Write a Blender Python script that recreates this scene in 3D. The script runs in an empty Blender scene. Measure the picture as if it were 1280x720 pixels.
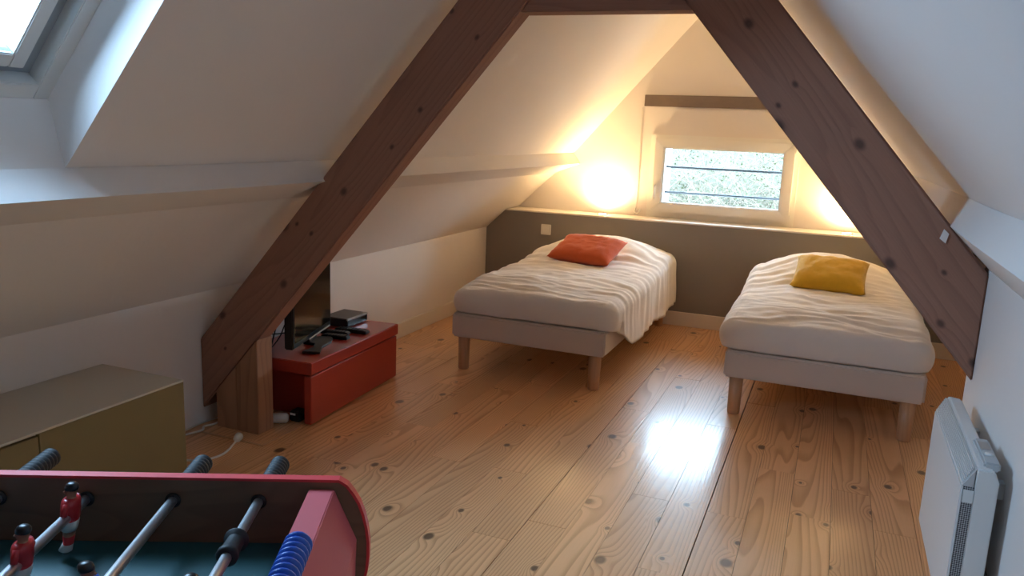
import bpy, bmesh, math, random
from mathutils import Vector, Matrix, noise
random.seed(7)
S = bpy.context.scene
COL = S.collection

# ------------------------------------------------------------------ camera
FPX, YAW, PITCH, ROLL, CAMH = 986.28, 0.3833, 0.1953, 0.0406, 1.4124
def cam_axes():
    cy, sy, cp, sp = math.cos(YAW), math.sin(YAW), math.cos(PITCH), math.sin(PITCH)
    f = Vector((-sy*cp, cy*cp, -sp)); r = Vector((cy, sy, 0)); u = r.cross(f)
    cr, sr = math.cos(ROLL), math.sin(ROLL)
    return cr*r + sr*u, -sr*r + cr*u, f
CR, CU, CF = cam_axes()
cd = bpy.data.cameras.new('camera'); cam = bpy.data.objects.new('camera', cd); COL.objects.link(cam)
cam.matrix_world = Matrix(((CR.x, CU.x, -CF.x, 0), (CR.y, CU.y, -CF.y, 0), (CR.z, CU.z, -CF.z, CAMH), (0, 0, 0, 1)))
cd.sensor_fit = 'HORIZONTAL'; cd.sensor_width = 36; cd.lens = FPX/1280*36; cd.clip_start = .02
S.camera = cam
def on(px, py, ax, val):            # a photo pixel's direction cut with a real plane (floor, wall, table top)
    v = CF*FPX + CR*(px-640) - CU*(py-360); c = (0, 0, CAMH)
    t = (val-c[ax])/v[ax]
    return Vector((v.x*t, v.y*t, CAMH+v.z*t))

# ------------------------------------------------------------------ world, exposure
W = bpy.data.worlds.new('sky'); S.world = W; W.use_nodes = True
bg = W.node_tree.nodes['Background']
bg.inputs[0].default_value = (.56, .76, 1.0, 1); bg.inputs[1].default_value = 5.0
vs = S.view_settings
vs.view_transform = 'Standard'; vs.look = 'None'; vs.gamma = 1; vs.use_curve_mapping = False; vs.exposure = 2.85
S.cycles.use_denoising = True
S.cycles.max_bounces = 10; S.cycles.diffuse_bounces = 6; S.cycles.caustics_reflective = False; S.cycles.caustics_refractive = False
S.cycles.sample_clamp_indirect = 6
LAMP_W = 7.6

# ------------------------------------------------------------------ dimensions
XL, HK = -2.663, .629              # left knee wall
XC = -.815                         # ridge line
XR = .457                          # near right wall
XRF = 2*XC-XL                      # far right knee wall
YG, Y2, YB = 5.984, 6.245, -2.4    # front of grey boxing, gable wall, back wall
HG = .7804
SL = 1.132
KX, KZ = -2.15, 1.115              # where lower and upper slope meet
def slope_z(x): return KZ + SL*(x-KX)
NRM = Vector((-SL, 0, 1)).normalized()     # outward normal of the left upper slope
YT0, YT1 = 2.75, 2.85              # truss

# ------------------------------------------------------------------ material helpers
def mat(name, col, rough=.6, metal=0, bump=0, bscale=60, spec=.5, noise_amt=0, nscale=4, coat=0, coatr=.1, sheen=0):
    m = bpy.data.materials.new(name); m.use_nodes = True
    nt = m.node_tree; b = nt.nodes['Principled BSDF']
    b.inputs['Base Color'].default_value = (*col, 1); b.inputs['Roughness'].default_value = rough
    b.inputs['Metallic'].default_value = metal; b.inputs['Specular IOR Level'].default_value = spec
    b.inputs['Coat Weight'].default_value = coat; b.inputs['Coat Roughness'].default_value = coatr
    b.inputs['Sheen Weight'].default_value = sheen
    geo = None
    if bump or noise_amt:
        geo = nt.nodes.new('ShaderNodeTexCoord')
    if noise_amt:
        n = nt.nodes.new('ShaderNodeTexNoise'); n.inputs['Scale'].default_value = nscale; n.inputs['Detail'].default_value = 6
        nt.links.new(geo.outputs['Object'], n.inputs['Vector'])
        mx = nt.nodes.new('ShaderNodeMix'); mx.data_type = 'RGBA'
        mx.inputs['A'].default_value = (*[c*(1-noise_amt) for c in col], 1); mx.inputs['B'].default_value = (*[min(1, c*(1+noise_amt)) for c in col], 1)
        nt.links.new(n.outputs['Fac'], mx.inputs['Factor']); nt.links.new(mx.outputs['Result'], b.inputs['Base Color'])
    if bump:
        n = nt.nodes.new('ShaderNodeTexNoise'); n.inputs['Scale'].default_value = bscale; n.inputs['Detail'].default_value = 4
        nt.links.new(geo.outputs['Object'], n.inputs['Vector'])
        bp = nt.nodes.new('ShaderNodeBump'); bp.inputs['Strength'].default_value = bump; bp.inputs['Distance'].default_value = .01
        nt.links.new(n.outputs['Fac'], bp.inputs['Height']); nt.links.new(bp.outputs['Normal'], b.inputs['Normal'])
    return m

def N(nt, kind, **kw):
    n = nt.nodes.new(kind)
    for k, v in kw.items():
        if k in n.inputs: n.inputs[k].default_value = v
        else: setattr(n, k, v)
    return n

def wood(name, light, dark, knotc, axis='Y', rings=9, gx=3.2, gy=.55, rough=.3, coat=0, kx=6.7, ky=2.3, kthr=.45, kr=.013, contrast=1, bumps=.15, jitter=.16, perobj=True, wav=0.0, ksoft=.5, kring=2.6, fine=.34, xg_=2.0):
    """sawn softwood: contour-like growth rings flowing round knots, grain along one axis"""
    m = bpy.data.materials.new(name); m.use_nodes = True; nt = m.node_tree; L = nt.links.new
    b = nt.nodes['Principled BSDF']
    tc = N(nt, 'ShaderNodeTexCoord'); oi = N(nt, 'ShaderNodeObjectInfo')
    src = N(nt, 'ShaderNodeNewGeometry').outputs['Position'] if perobj else tc.outputs['Object']
    sep = N(nt, 'ShaderNodeSeparateXYZ'); L(src, sep.inputs[0])
    com = N(nt, 'ShaderNodeCombineXYZ')
    order = {'Y': ('X', 'Y', 'Z'), 'X': ('Y', 'X', 'Z'), 'Z': ('X', 'Z', 'Y')}[axis]
    for i, k in enumerate('XYZ'): L(sep.outputs[order[i]], com.inputs[k])
    P = com.outputs[0]
    if perobj:
        off = N(nt, 'ShaderNodeMath', operation='MULTIPLY'); L(oi.outputs['Random'], off.inputs[0]); off.inputs[1].default_value = 53.7
        oc = N(nt, 'ShaderNodeCombineXYZ'); L(off.outputs[0], oc.inputs['X']); L(off.outputs[0], oc.inputs['Y'])
        ad = N(nt, 'ShaderNodeVectorMath', operation='ADD'); L(P, ad.inputs[0]); L(oc.outputs[0], ad.inputs[1]); P = ad.outputs[0]
    # knots
    sc = N(nt, 'ShaderNodeVectorMath', operation='MULTIPLY'); L(P, sc.inputs[0]); sc.inputs[1].default_value = (kx, ky, 0)
    vo = N(nt, 'ShaderNodeTexVoronoi', voronoi_dimensions='2D'); vo.inputs['Scale'].default_value = 1; vo.inputs['Randomness'].default_value = .85
    L(sc.outputs[0], vo.inputs['Vector'])
    df = N(nt, 'ShaderNodeVectorMath', operation='SUBTRACT'); L(sc.outputs[0], df.inputs[0]); L(vo.outputs['Position'], df.inputs[1])
    un = N(nt, 'ShaderNodeVectorMath', operation='MULTIPLY'); L(df.outputs[0], un.inputs[0]); un.inputs[1].default_value = (1/kx, .72/ky, 0)
    ln = N(nt, 'ShaderNodeVectorMath', operation='LENGTH'); L(un.outputs[0], ln.inputs[0])
    sv = N(nt, 'ShaderNodeSeparateColor'); L(vo.outputs['Color'], sv.inputs[0])
    has = N(nt, 'ShaderNodeMath', operation='LESS_THAN'); L(sv.outputs[0], has.inputs[0]); has.inputs[1].default_value = kthr
    # knot radius varies
    rad = N(nt, 'ShaderNodeMapRange'); L(sv.outputs[1], rad.inputs['Value']); rad.inputs['To Min'].default_value = kr*.45; rad.inputs['To Max'].default_value = kr*1.35
    dr = N(nt, 'ShaderNodeMath', operation='DIVIDE'); L(ln.outputs['Value'], dr.inputs[0]); L(rad.outputs[0], dr.inputs[1])
    g2 = N(nt, 'ShaderNodeMath', operation='DIVIDE'); L(dr.outputs[0], g2.inputs[0]); g2.inputs[1].default_value = 2.4
    sq = N(nt, 'ShaderNodeMath', operation='MULTIPLY'); L(g2.outputs[0], sq.inputs[0]); L(g2.outputs[0], sq.inputs[1])
    neg = N(nt, 'ShaderNodeMath', operation='MULTIPLY'); L(sq.outputs[0], neg.inputs[0]); neg.inputs[1].default_value = -1
    ex = N(nt, 'ShaderNodeMath', operation='EXPONENT'); L(neg.outputs[0], ex.inputs[0])
    exh = N(nt, 'ShaderNodeMath', operation='MULTIPLY'); L(ex.outputs[0], exh.inputs[0]); L(has.outputs[0], exh.inputs[1])
    # growth-ring field
    gs = N(nt, 'ShaderNodeVectorMath', operation='MULTIPLY'); L(P, gs.inputs[0]); gs.inputs[1].default_value = (gx, gy, gx)
    no = N(nt, 'ShaderNodeTexNoise'); no.inputs['Scale'].default_value = 1; no.inputs['Detail'].default_value = 1.5; no.inputs['Roughness'].default_value = .45
    L(gs.outputs[0], no.inputs['Vector'])
    fld = N(nt, 'ShaderNodeMath', operation='MULTIPLY'); L(no.outputs['Fac'], fld.inputs[0]); fld.inputs[1].default_value = rings*2.2
    kb = N(nt, 'ShaderNodeMath', operation='MULTIPLY_ADD'); L(exh.outputs[0], kb.inputs[0]); kb.inputs[1].default_value = kring; L(fld.outputs[0], kb.inputs[2])
    # a little straight grain across the board
    sp2 = N(nt, 'ShaderNodeSeparateXYZ'); L(P, sp2.inputs[0])
    xg = N(nt, 'ShaderNodeMath', operation='MULTIPLY_ADD'); L(sp2.outputs['X'], xg.inputs[0]); xg.inputs[1].default_value = rings*xg_; L(kb.outputs[0], xg.inputs[2])
    fr = N(nt, 'ShaderNodeMath', operation='FRACT'); L(xg.outputs[0], fr.inputs[0])
    rp = N(nt, 'ShaderNodeValToRGB'); L(fr.outputs[0], rp.inputs[0])
    e = rp.color_ramp.elements
    e[0].position = 0; e[0].color = (0, 0, 0, 1); e[1].position = 1; e[1].color = (0, 0, 0, 1)
    for p, c in ((.5, .16), (.82, .9), (.92, 1)):
        q = e.new(p); q.color = (c, c, c, 1)
    # fine fibre streaks
    fs = N(nt, 'ShaderNodeVectorMath', operation='MULTIPLY'); L(P, fs.inputs[0]); fs.inputs[1].default_value = (260, 6, 260)
    fn = N(nt, 'ShaderNodeTexNoise'); fn.inputs['Scale'].default_value = 1; fn.inputs['Detail'].default_value = 3; L(fs.outputs[0], fn.inputs['Vector'])
    # blotches
    bn = N(nt, 'ShaderNodeTexNoise'); bn.inputs['Scale'].default_value = 2.2; bn.inputs['Detail'].default_value = 3; L(P, bn.inputs['Vector'])
    f1 = N(nt, 'ShaderNodeMath', operation='MULTIPLY'); L(rp.outputs[0], f1.inputs[0]); f1.inputs[1].default_value = .62*contrast
    f2 = N(nt, 'ShaderNodeMath', operation='MULTIPLY_ADD'); L(fn.outputs['Fac'], f2.inputs[0]); f2.inputs[1].default_value = fine*contrast; L(f1.outputs[0], f2.inputs[2])
    f3 = N(nt, 'ShaderNodeMath', operation='MULTIPLY_ADD'); L(bn.outputs['Fac'], f3.inputs[0]); f3.inputs[1].default_value = .4*contrast; L(f2.outputs[0], f3.inputs[2])
    f4 = N(nt, 'ShaderNodeMath', operation='SUBTRACT', use_clamp=True); L(f3.outputs[0], f4.inputs[0]); f4.inputs[1].default_value = .3*contrast
    mx = N(nt, 'ShaderNodeMix', data_type='RGBA'); mx.inputs['A'].default_value = (*light, 1); mx.inputs['B'].default_value = (*dark, 1); L(f4.outputs[0], mx.inputs['Factor'])
    # knot heart
    ks = N(nt, 'ShaderNodeMapRange', interpolation_type='SMOOTHSTEP'); L(dr.outputs[0], ks.inputs['Value'])
    ks.inputs['From Min'].default_value = 1+ksoft/2; ks.inputs['From Max'].default_value = 1-ksoft/2
    kh = N(nt, 'ShaderNodeMath', operation='MULTIPLY'); L(ks.outputs[0], kh.inputs[0]); L(has.outputs[0], kh.inputs[1])
    k2 = N(nt, 'ShaderNodeMath', operation='MULTIPLY'); L(kh.outputs[0], k2.inputs[0]); k2.inputs[1].default_value = .88
    m2 = N(nt, 'ShaderNodeMix', data_type='RGBA'); L(k2.outputs[0], m2.inputs['Factor']); L(mx.outputs['Result'], m2.inputs['A']); m2.inputs['B'].default_value = (*knotc, 1)
    hs = N(nt, 'ShaderNodeHueSaturation'); L(m2.outputs['Result'], hs.inputs['Color'])
    vr = N(nt, 'ShaderNodeMapRange'); L(oi.outputs['Random'], vr.inputs['Value']); vr.inputs['To Min'].default_value = 1-jitter; vr.inputs['To Max'].default_value = 1+jitter
    L(vr.outputs[0], hs.inputs['Value'])
    L(hs.outputs[0], b.inputs['Base Color'])
    b.inputs['Roughness'].default_value = rough; b.inputs['Coat Weight'].default_value = coat; b.inputs['Coat Roughness'].default_value = .16
    bp = N(nt, 'ShaderNodeBump'); bp.inputs['Strength'].default_value = bumps; bp.inputs['Distance'].default_value = .002; L(f4.outputs[0], bp.inputs['Height'])
    last = bp
    if wav:
        wn = N(nt, 'ShaderNodeTexNoise'); wn.inputs['Scale'].default_value = 14; wn.inputs['Detail'].default_value = 2; L(P, wn.inputs['Vector'])
        b2 = N(nt, 'ShaderNodeBump'); b2.inputs['Strength'].default_value = wav; b2.inputs['Distance'].default_value = .004; L(wn.outputs['Fac'], b2.inputs['Height'])
        L(bp.outputs[0], b2.inputs['Normal']); last = b2
    L(last.outputs[0], b.inputs['Normal'])
    if coat: L(last.outputs[0], b.inputs['Coat Normal'])
    return m

def glass(name, tint=(.93, .97, .96)):
    m = bpy.data.materials.new(name); m.use_nodes = True; nt = m.node_tree
    nt.nodes.remove(nt.nodes['Principled BSDF'])
    tr = N(nt, 'ShaderNodeBsdfTransparent'); tr.inputs[0].default_value = (*tint, 1)
    gl = N(nt, 'ShaderNodeBsdfGlossy'); gl.inputs['Roughness'].default_value = .02
    fr = N(nt, 'ShaderNodeFresnel'); fr.inputs['IOR'].default_value = 1.2
    mx = N(nt, 'ShaderNodeMixShader')
    nt.links.new(fr.outputs[0], mx.inputs[0]); nt.links.new(tr.outputs[0], mx.inputs[1]); nt.links.new(gl.outputs[0], mx.inputs[2])
    nt.links.new(mx.outputs[0], nt.nodes['Material Output'].inputs[0])
    return m

def emis(name, col, st):
    m = mat(name, (.8, .8, .8)); b = m.node_tree.nodes['Principled BSDF']
    b.inputs['Emission Color'].default_value = (*col, 1); b.inputs['Emission Strength'].default_value = st
    return m

M = dict(
    plaster=mat('white_plaster', (.815, .765, .735), .85, bump=.25, bscale=9, noise_amt=.02, nscale=3, spec=.25),
    grey=mat('grey_paint', (.275, .25, .232), .55, bump=.06, bscale=90, noise_amt=.04, spec=.35),
    white=mat('white_gloss_paint', (.80, .78, .74), .4, spec=.4),
    pvc=mat('white_pvc', (.84, .82, .78), .3),
    baseb=mat('baseboard_paint', (.78, .73, .66), .45),
    skyframe=mat('skylight_frame', (.74, .74, .72), .4),
    skyslot=mat('skylight_flashing', (.34, .38, .42), .5),
    pane=glass('window_glass'),
    pane_sky=glass('skylight_glass', (.86, .95, 1.0)),
    bar=mat('dark_bar', (.07, .075, .085), .5),
    gbeam=mat('greybrown_beam', (.20, .15, .125), .7, bump=.2, bscale=40, noise_amt=.2, nscale=9),
    board=wood('pine_floorboard', (.82, .475, .24), (.46, .195, .075), (.07, .03, .016), 'Y', rings=12, gx=3.6, gy=.30, xg_=4.5, kring=2.2, rough=.36, coat=.55, wav=.12, bumps=.10, kr=.0155, kthr=.5, ky=2.6, contrast=1.0, jitter=.09, ksoft=.7),
    sub=mat('subfloor', (.035, .022, .015), .9),
    beam=wood('truss_wood', (.38, .19, .128), (.265, .127, .087), (.085, .045, .034), 'Z', rings=5, gx=6, gy=.5, xg_=7, kring=.5, fine=1.1, rough=.8, kx=8, ky=5.5, kthr=.5, kr=.0115, contrast=.7, ksoft=1.3, perobj=False, jitter=0, bumps=.35),
    post=wood('post_wood', (.40, .205, .115), (.24, .11, .06), (.06, .03, .02), 'Z', rings=8, rough=.65, kx=9, ky=5, kthr=.3, kr=.012, contrast=.8, perobj=False, jitter=0),
    leg=wood('beech_leg', (.58, .33, .18), (.46, .24, .12), (.3, .15, .08), 'Z', rings=12, rough=.4, contrast=.6, kthr=0, perobj=False, jitter=0),
    fabric=mat('bed_base_fabric', (.70, .60, .535), .95, bump=.3, bscale=900, noise_amt=.05, nscale=300, sheen=.2),
    mattress=mat('mattress_ticking', (.72, .69, .65), .9),
    linen=mat('white_cotton', (.83, .79, .76), .9, bump=.12, bscale=500, sheen=.15),
    orange=mat('orange_cotton', (.68, .115, .025), .9, bump=.35, bscale=260, noise_amt=.08, nscale=40, sheen=.3),
    yellow=mat('mustard_cotton', (.78, .47, .03), .9, bump=.35, bscale=260, noise_amt=.08, nscale=40, sheen=.3),
    redlac=mat('red_lacquer', (.42, .045, .030), .32, coat=.35, noise_amt=.03),
    black=mat('black_plastic', (.012, .012, .013), .35),
    blackmat=mat('black_rubber', (.014, .014, .015), .6),
    screen=mat('tv_screen', (.008, .007, .007), .12, spec=.6),
    silver=mat('silver_plastic', (.45, .42, .40), .35, metal=.6),
    green=mat('olive_green_front', (.20, .145, .055), .5, noise_amt=.03),
    cream=mat('cream_laminate', (.56, .50, .41), .45, noise_amt=.02),
    cord_w=mat('white_cord', (.72, .70, .66), .5),
    radw=mat('radiator_white', (.74, .76, .77), .4),
    radg=mat('radiator_grey', (.5, .52, .54), .45),
    chrome=mat('chrome', (.90, .90, .91), .36, metal=1),
    foosred=mat('foosball_red', (.60, .11, .12), .5),
    foosband=mat('foosball_edge_red', (.66, .05, .055), .45),
    fooswood=wood('foosball_veneer', (.215, .120, .070), (.145, .078, .045), (.06, .04, .03), 'X', rings=8, gx=7, gy=.8, rough=.5, contrast=.7, kthr=0, perobj=False, jitter=0),
    field=mat('teal_field', (.016, .085, .092), .45),
    skin=mat('player_skin', (.42, .20, .12), .5),
    pl_red=mat('player_red', (.48, .025, .03), .3), pl_blue=mat('player_blue', (.02, .09, .40), .3),
    pl_white=mat('player_white', (.68, .66, .62), .35),
    bead=mat('blue_bead', (.012, .085, .42), .3),
    lamp=emis('lamp_lens', (1, .75, .42), 24),
    bark=mat('bramble_stems', (.14, .105, .075), .9), 
    earth=mat('grass_bank', (.03, .028, .014), .95, noise_amt=.5, nscale=2.5),
    leafm=mat('bramble_leaf', (.05, .055, .02), .6, noise_amt=.4, nscale=6),
    treebark=mat('tree_bark', (.10, .085, .07), .9),
)
def perforated(name):
    m = bpy.data.materials.new(name); m.use_nodes = True; nt = m.node_tree; b = nt.nodes['Principled BSDF']
    tc = N(nt, 'ShaderNodeTexCoord'); vo = N(nt, 'ShaderNodeTexVoronoi'); vo.inputs['Scale'].default_value = 210; vo.inputs['Randomness'].default_value = 0
    nt.links.new(tc.outputs['Object'], vo.inputs['Vector'])
    lt = N(nt, 'ShaderNodeMath', operation='LESS_THAN'); nt.links.new(vo.outputs['Distance'], lt.inputs[0]); lt.inputs[1].default_value = .44
    mx = N(nt, 'ShaderNodeMix', data_type='RGBA'); mx.inputs['A'].default_value = (.5, .52, .54, 1); mx.inputs['B'].default_value = (.05, .05, .06, 1)
    nt.links.new(lt.outputs[0], mx.inputs['Factor']); nt.links.new(mx.outputs['Result'], b.inputs['Base Color'])
    return m
M['perf'] = perforated('perforated_metal')

# ------------------------------------------------------------------ mesh helpers
class MB:
    def __init__(s): s.v = []; s.f = []; s.mi = []; s.sm = []
    def add(s, v, f, mi=0, smooth=False):
        o = len(s.v); s.v += [Vector(p) for p in v]
        for q in f: s.f.append([i+o for i in q]); s.mi.append(mi); s.sm.append(smooth)
        return s
    def box(s, x0, x1, y0, y1, z0, z1, mi=0):
        v = [(x, y, z) for z in (z0, z1) for y in (y0, y1) for x in (x0, x1)]
        return s.add(v, [(0, 2, 3, 1), (4, 5, 7, 6), (0, 1, 5, 4), (2, 6, 7, 3), (0, 4, 6, 2), (1, 3, 7, 5)], mi)
    def prism(s, poly, a0, a1, ax='y', mi=0):
        """polygon in the two other axes, extruded along ax"""
        n = len(poly); v = []
        for a in (a0, a1):
            for p in poly:
                v.append({'y': (p[0], a, p[1]), 'x': (a, p[0], p[1]), 'z': (p[0], p[1], a)}[ax])
        f = [list(range(n)), [n+i for i in reversed(range(n))]] + [(i, (i+1) % n + 0, n+(i+1) % n, n+i)[::-1] for i in range(n)]
        return s.add(v, f, mi)
    def tube(s, pts, r, n=8, mi=0, cap=True, smooth=True):
        pts = [Vector(p) for p in pts]; rr = r if isinstance(r, (list, tuple)) else [r]*len(pts)
        v = []; f = []; up = None
        for i, p in enumerate(pts):
            t = (pts[min(i+1, len(pts)-1)]-pts[max(i-1, 0)]).normalized()
            if up is None:
                up = Vector((0, 0, 1)) if abs(t.z) < .9 else Vector((1, 0, 0))
            a = t.cross(up).normalized(); b = a.cross(t).normalized(); up = b
            for k in range(n):
                th = 2*math.pi*k/n
                v.append(p + (a*math.cos(th) + b*math.sin(th))*rr[i])
        for i in range(len(pts)-1):
            for k in range(n):
                f.append((i*n+k, i*n+(k+1) % n, (i+1)*n+(k+1) % n, (i+1)*n+k))
        s.add(v, f, mi, smooth)
        if cap:
            o = len(s.v)-len(v)
            s.f.append([o+k for k in reversed(range(n))]); s.mi.append(mi); s.sm.append(False)
            s.f.append([o+(len(pts)-1)*n+k for k in range(n)]); s.mi.append(mi); s.sm.append(False)
        return s
    def lathe(s, prof, base=(0, 0, 0), axis='z', n=20, mi=0, smooth=True):
        d = {'z': (0, 0, 1), 'y': (0, 1, 0), 'x': (1, 0, 0)}[axis]; d = Vector(d)
        pts = [Vector(base)+d*h for h, r in prof]
        a = Vector((1, 0, 0)) if axis != 'x' else Vector((0, 1, 0)); b = d.cross(a)
        v = []; f = []
        for (h, r), p in zip(prof, pts):
            for k in range(n):
                th = 2*math.pi*k/n; v.append(p+(a*math.cos(th)+b*math.sin(th))*max(r, 1e-5))
        for i in range(len(prof)-1):
            for k in range(n):
                f.append((i*n+k, i*n+(k+1) % n, (i+1)*n+(k+1) % n, (i+1)*n+k))
        f.append(list(reversed(range(n)))); f.append([(len(prof)-1)*n+k for k in range(n)])
        return s.add(v, f, mi, smooth)
    def mesh(s, name, mats, bevel=0, seg=2):
        me = bpy.data.meshes.new(name); me.from_pydata([tuple(p) for p in s.v], [], s.f)
        for m in (mats if isinstance(mats, (list, tuple)) else [mats]): me.materials.append(M[m] if isinstance(m, str) else m)
        for p, mi, sm in zip(me.polygons, s.mi, s.sm): p.material_index = mi; p.use_smooth = sm
        bm = bmesh.new(); bm.from_mesh(me)
        bmesh.ops.recalc_face_normals(bm, faces=bm.faces)
        if bevel:
            ed = [e for e in bm.edges if len(e.link_faces) == 2 and e.calc_face_angle(0) > .5]
            bmesh.ops.bevel(bm, geom=ed, offset=bevel, segments=seg, affect='EDGES', clamp_overlap=True)
        bm.to_mesh(me); bm.free()
        return me
    def build(s, name, mats, parent=None, bevel=0, seg=2, smooth=False):
        me = s.mesh(name, mats, bevel, seg)
        if smooth:
            for p in me.polygons: p.use_smooth = True
        return link(name, me, parent)

def link(name, me, parent=None):
    o = bpy.data.objects.new(name, me); COL.objects.link(o)
    if parent: o.parent = parent
    return o
def empty(name, loc=(0, 0, 0), rz=0):
    o = bpy.data.objects.new(name, None); COL.objects.link(o); o.location = loc; o.rotation_euler = (0, 0, rz); o.empty_display_size = .1
    return o
def tag(o, label=None, cat=None, group=None, kind=None):
    if label: o['label'] = label
    if cat: o['category'] = cat
    if group: o['group'] = group
    if kind: o['kind'] = kind
    return o
def copy_tree(o, parent=None):
    c = o.copy(); COL.objects.link(c); c.parent = parent
    for ch in list(o.children): copy_tree(ch, c)
    return c
def bez(p0, p1, p2, p3, n=14):
    p0, p1, p2, p3 = map(Vector, (p0, p1, p2, p3)); out = []
    for i in range(n+1):
        t = i/n; out.append(p0*(1-t)**3+p1*3*t*(1-t)**2+p2*3*t*t*(1-t)+p3*t**3)
    return out
def smooth_path(pts, n=6):
    P = [Vector(p) for p in pts]; out = []
    for i in range(len(P)-1):
        a = P[max(i-1, 0)]; b = P[i]; c = P[i+1]; d = P[min(i+2, len(P)-1)]
        for k in range(n):
            t = k/n
            out.append(.5*((2*b)+(c-a)*t+(2*a-5*b+4*c-d)*t*t+(3*b-a-3*c+d)*t**3))
    out.append(P[-1]); return out

# ================================================================== ROOM SHELL
TH = .30                                            # roof thickness
def off(x, z, d): return (x+NRM.x*d, z+NRM.z*d)     # point of the left slope pushed outwards
RID = (XC, slope_z(XC))
A = (-2.022, slope_z(-2.022))                        # top edge of purlin on the slope
SKY_TOP = (-1.36, slope_z(-1.36))
skylights = [(.80, 1.605)]
def left_roof():
    mb = MB()
    full = [(KX-.02, KZ-.02), RID, (RID[0], RID[1]+TH*1.5), off(KX-.02, KZ-.02, TH)]
    low = [(KX-.02, KZ-.02), A, (-2.072, 1.447), off(-2.072+.17*0, 1.447, .16), off(KX-.02, KZ-.02, TH)]
    high = [SKY_TOP, RID, (RID[0], RID[1]+TH*1.5), off(SKY_TOP[0], SKY_TOP[1], TH), (SKY_TOP[0]-.10, SKY_TOP[1]+.14)]
    ys = sorted(skylights); cur = YB-.1
    for a, b in ys:
        mb.prism(full, cur, a); mb.prism(low, a, b); mb.prism(high, a, b); cur = b
    mb.prism(full, cur, Y2+.3)
    # lower slope
    mb.prism([(XL, HK), (KX, KZ), off(KX, KZ, TH), (XL-.3, HK+.25), (XL-.3, HK)], YB-.1, Y2+.3)
    o = mb.build('ceiling_left', 'plaster')
    tag(o, 'white plastered left roof slope pierced by the skylight', 'sloped ceiling', kind='structure')
left_roof()
mir = lambda p: (2*XC-p[0], p[1])
mb = MB()
mb.prism([mir(p) for p in [(KX-.02, KZ-.02), RID, (RID[0], RID[1]+TH*1.5), off(KX-.02, KZ-.02, TH)]], YB-.1, Y2+.3)
mb.prism([mir(p) for p in [(XL, HK), (KX, KZ), off(KX, KZ, TH), (XL-.3, HK+.25), (XL-.3, HK)]], 2.86, Y2+.3)
tag(mb.build('ceiling_right', 'plaster'), 'white plastered right roof slope without openings', 'sloped ceiling', kind='structure')

tag(MB().box(XL-.15, XL, YB-.1, Y2+.1, -.05, HK+.002).build('wall_left', 'plaster'), 'low white knee wall along the left side behind the red chest', 'wall', kind='structure')
tag(MB().prism([(XR, -.05), (XR, 1.055), (.62, 1.10), (1.15, 1.10), (1.15, -.05)], YB-.1, 2.865).build('wall_right', 'plaster'), 'white wall beside the radiator', 'wall', kind='structure')
tag(MB().box(XRF, XRF+.15, 2.86, Y2+.1, -.05, HK+.002).build('wall_right_far', 'plaster'), 'low white knee wall beyond the truss beside the yellow cushion bed', 'wall', kind='structure')
tag(MB().box(XL-.3, 1.4, YB-.15, YB, -.05, 3).build('wall_back', 'plaster'), 'white gable wall closing the attic at the back', 'wall', kind='structure')
# gable with window opening
WX0, WX1, WZ0, WZ1 = -1.286, -.355, .87, 1.40
g = MB(); gy0, gy1 = Y2, Y2+.34
g.box(XL-.3, WX0, gy0, gy1, -.05, 3); g.box(WX1, 1.4, gy0, gy1, -.05, 3)
g.box(WX0, WX1, gy0, gy1, -.05, WZ0); g.box(WX0, WX1, gy0, gy1, WZ1, 3)
tag(g.build('wall_far', 'plaster'), 'cream lit gable wall around the small window', 'wall', kind='structure')
# grey boxing behind the beds with clipped corners
prof = [(XL, 0), (XRF, 0), (XRF, HK+.002), (XRF-.158, HG), (XL+.158, HG), (XL, HK+.002)]
tag(MB().prism(prof, YG, Y2).build('wall_far_lower', 'grey'), 'dark grey half-height boxed wall behind the beds', 'wall', kind='structure')
tag(MB().box(XL+.15, XRF-.15, YG-.004, Y2, HG, HG+.012).build('trim_1', 'baseb', bevel=.003), 'narrow white ledge along the top of the grey wall', 'ledge', kind='structure')
tag(MB().box(XL, XRF, YG-.016, YG, 0, .107).build('baseboard_far', 'baseb', bevel=.003), 'cream baseboard below the grey wall', 'baseboard', kind='structure')
tag(MB().box(XL, XL+.016, 2.87, YG-.016, 0, .107).build('baseboard_left', 'baseb', bevel=.003), 'cream baseboard along the low left wall', 'baseboard', kind='structure')
tag(MB().box(XRF-.016, XRF, 2.87, YG-.016, 0, .107).build('baseboard_right', 'baseb', bevel=.003), 'cream baseboard of the low wall beyond the truss', 'baseboard', kind='structure')

# plastered purlins (slightly wavy plaster)
def purlin(pts, y0, y1, name, label, seed):
    mb = MB(); n = 60; v = []; k = len(pts)
    for i in range(n+1):
        y = y0+(y1-y0)*i/n
        for j, p in enumerate(pts):
            w = .004*noise.noise(Vector((y*1.3+seed, j*3.1, seed))) if j in (1, 2) else 0
            v.append((p[0]+w, y, p[1]+w))
    f = [list(range(k)), [n*k+i for i in reversed(range(k))]]
    for i in range(n):
        for j in range(k): f.append((i*k+j, i*k+(j+1) % k, (i+1)*k+(j+1) % k, (i+1)*k+j))
    mb.add(v, f)
    tag(mb.build(name, 'plaster'), label, 'purlin', kind='structure')
PL = [(-2.10, slope_z(-2.10)+.03), (-2.022+.002, slope_z(-2.022)+.002), (-1.962, 1.18), (-2.16, 1.098), (-2.22, 1.08)]
purlin(PL, YB, Y2, 'trim_2', 'plastered white purlin running along the left roof slope', 1.7)
PR = [mir(p) for p in PL[:3]] + [(XR+.002, 1.055), (.60, 1.09)]
purlin(PR, YB, Y2, 'trim_3', 'plastered white purlin running along the right roof slope', 5.2)

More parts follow.
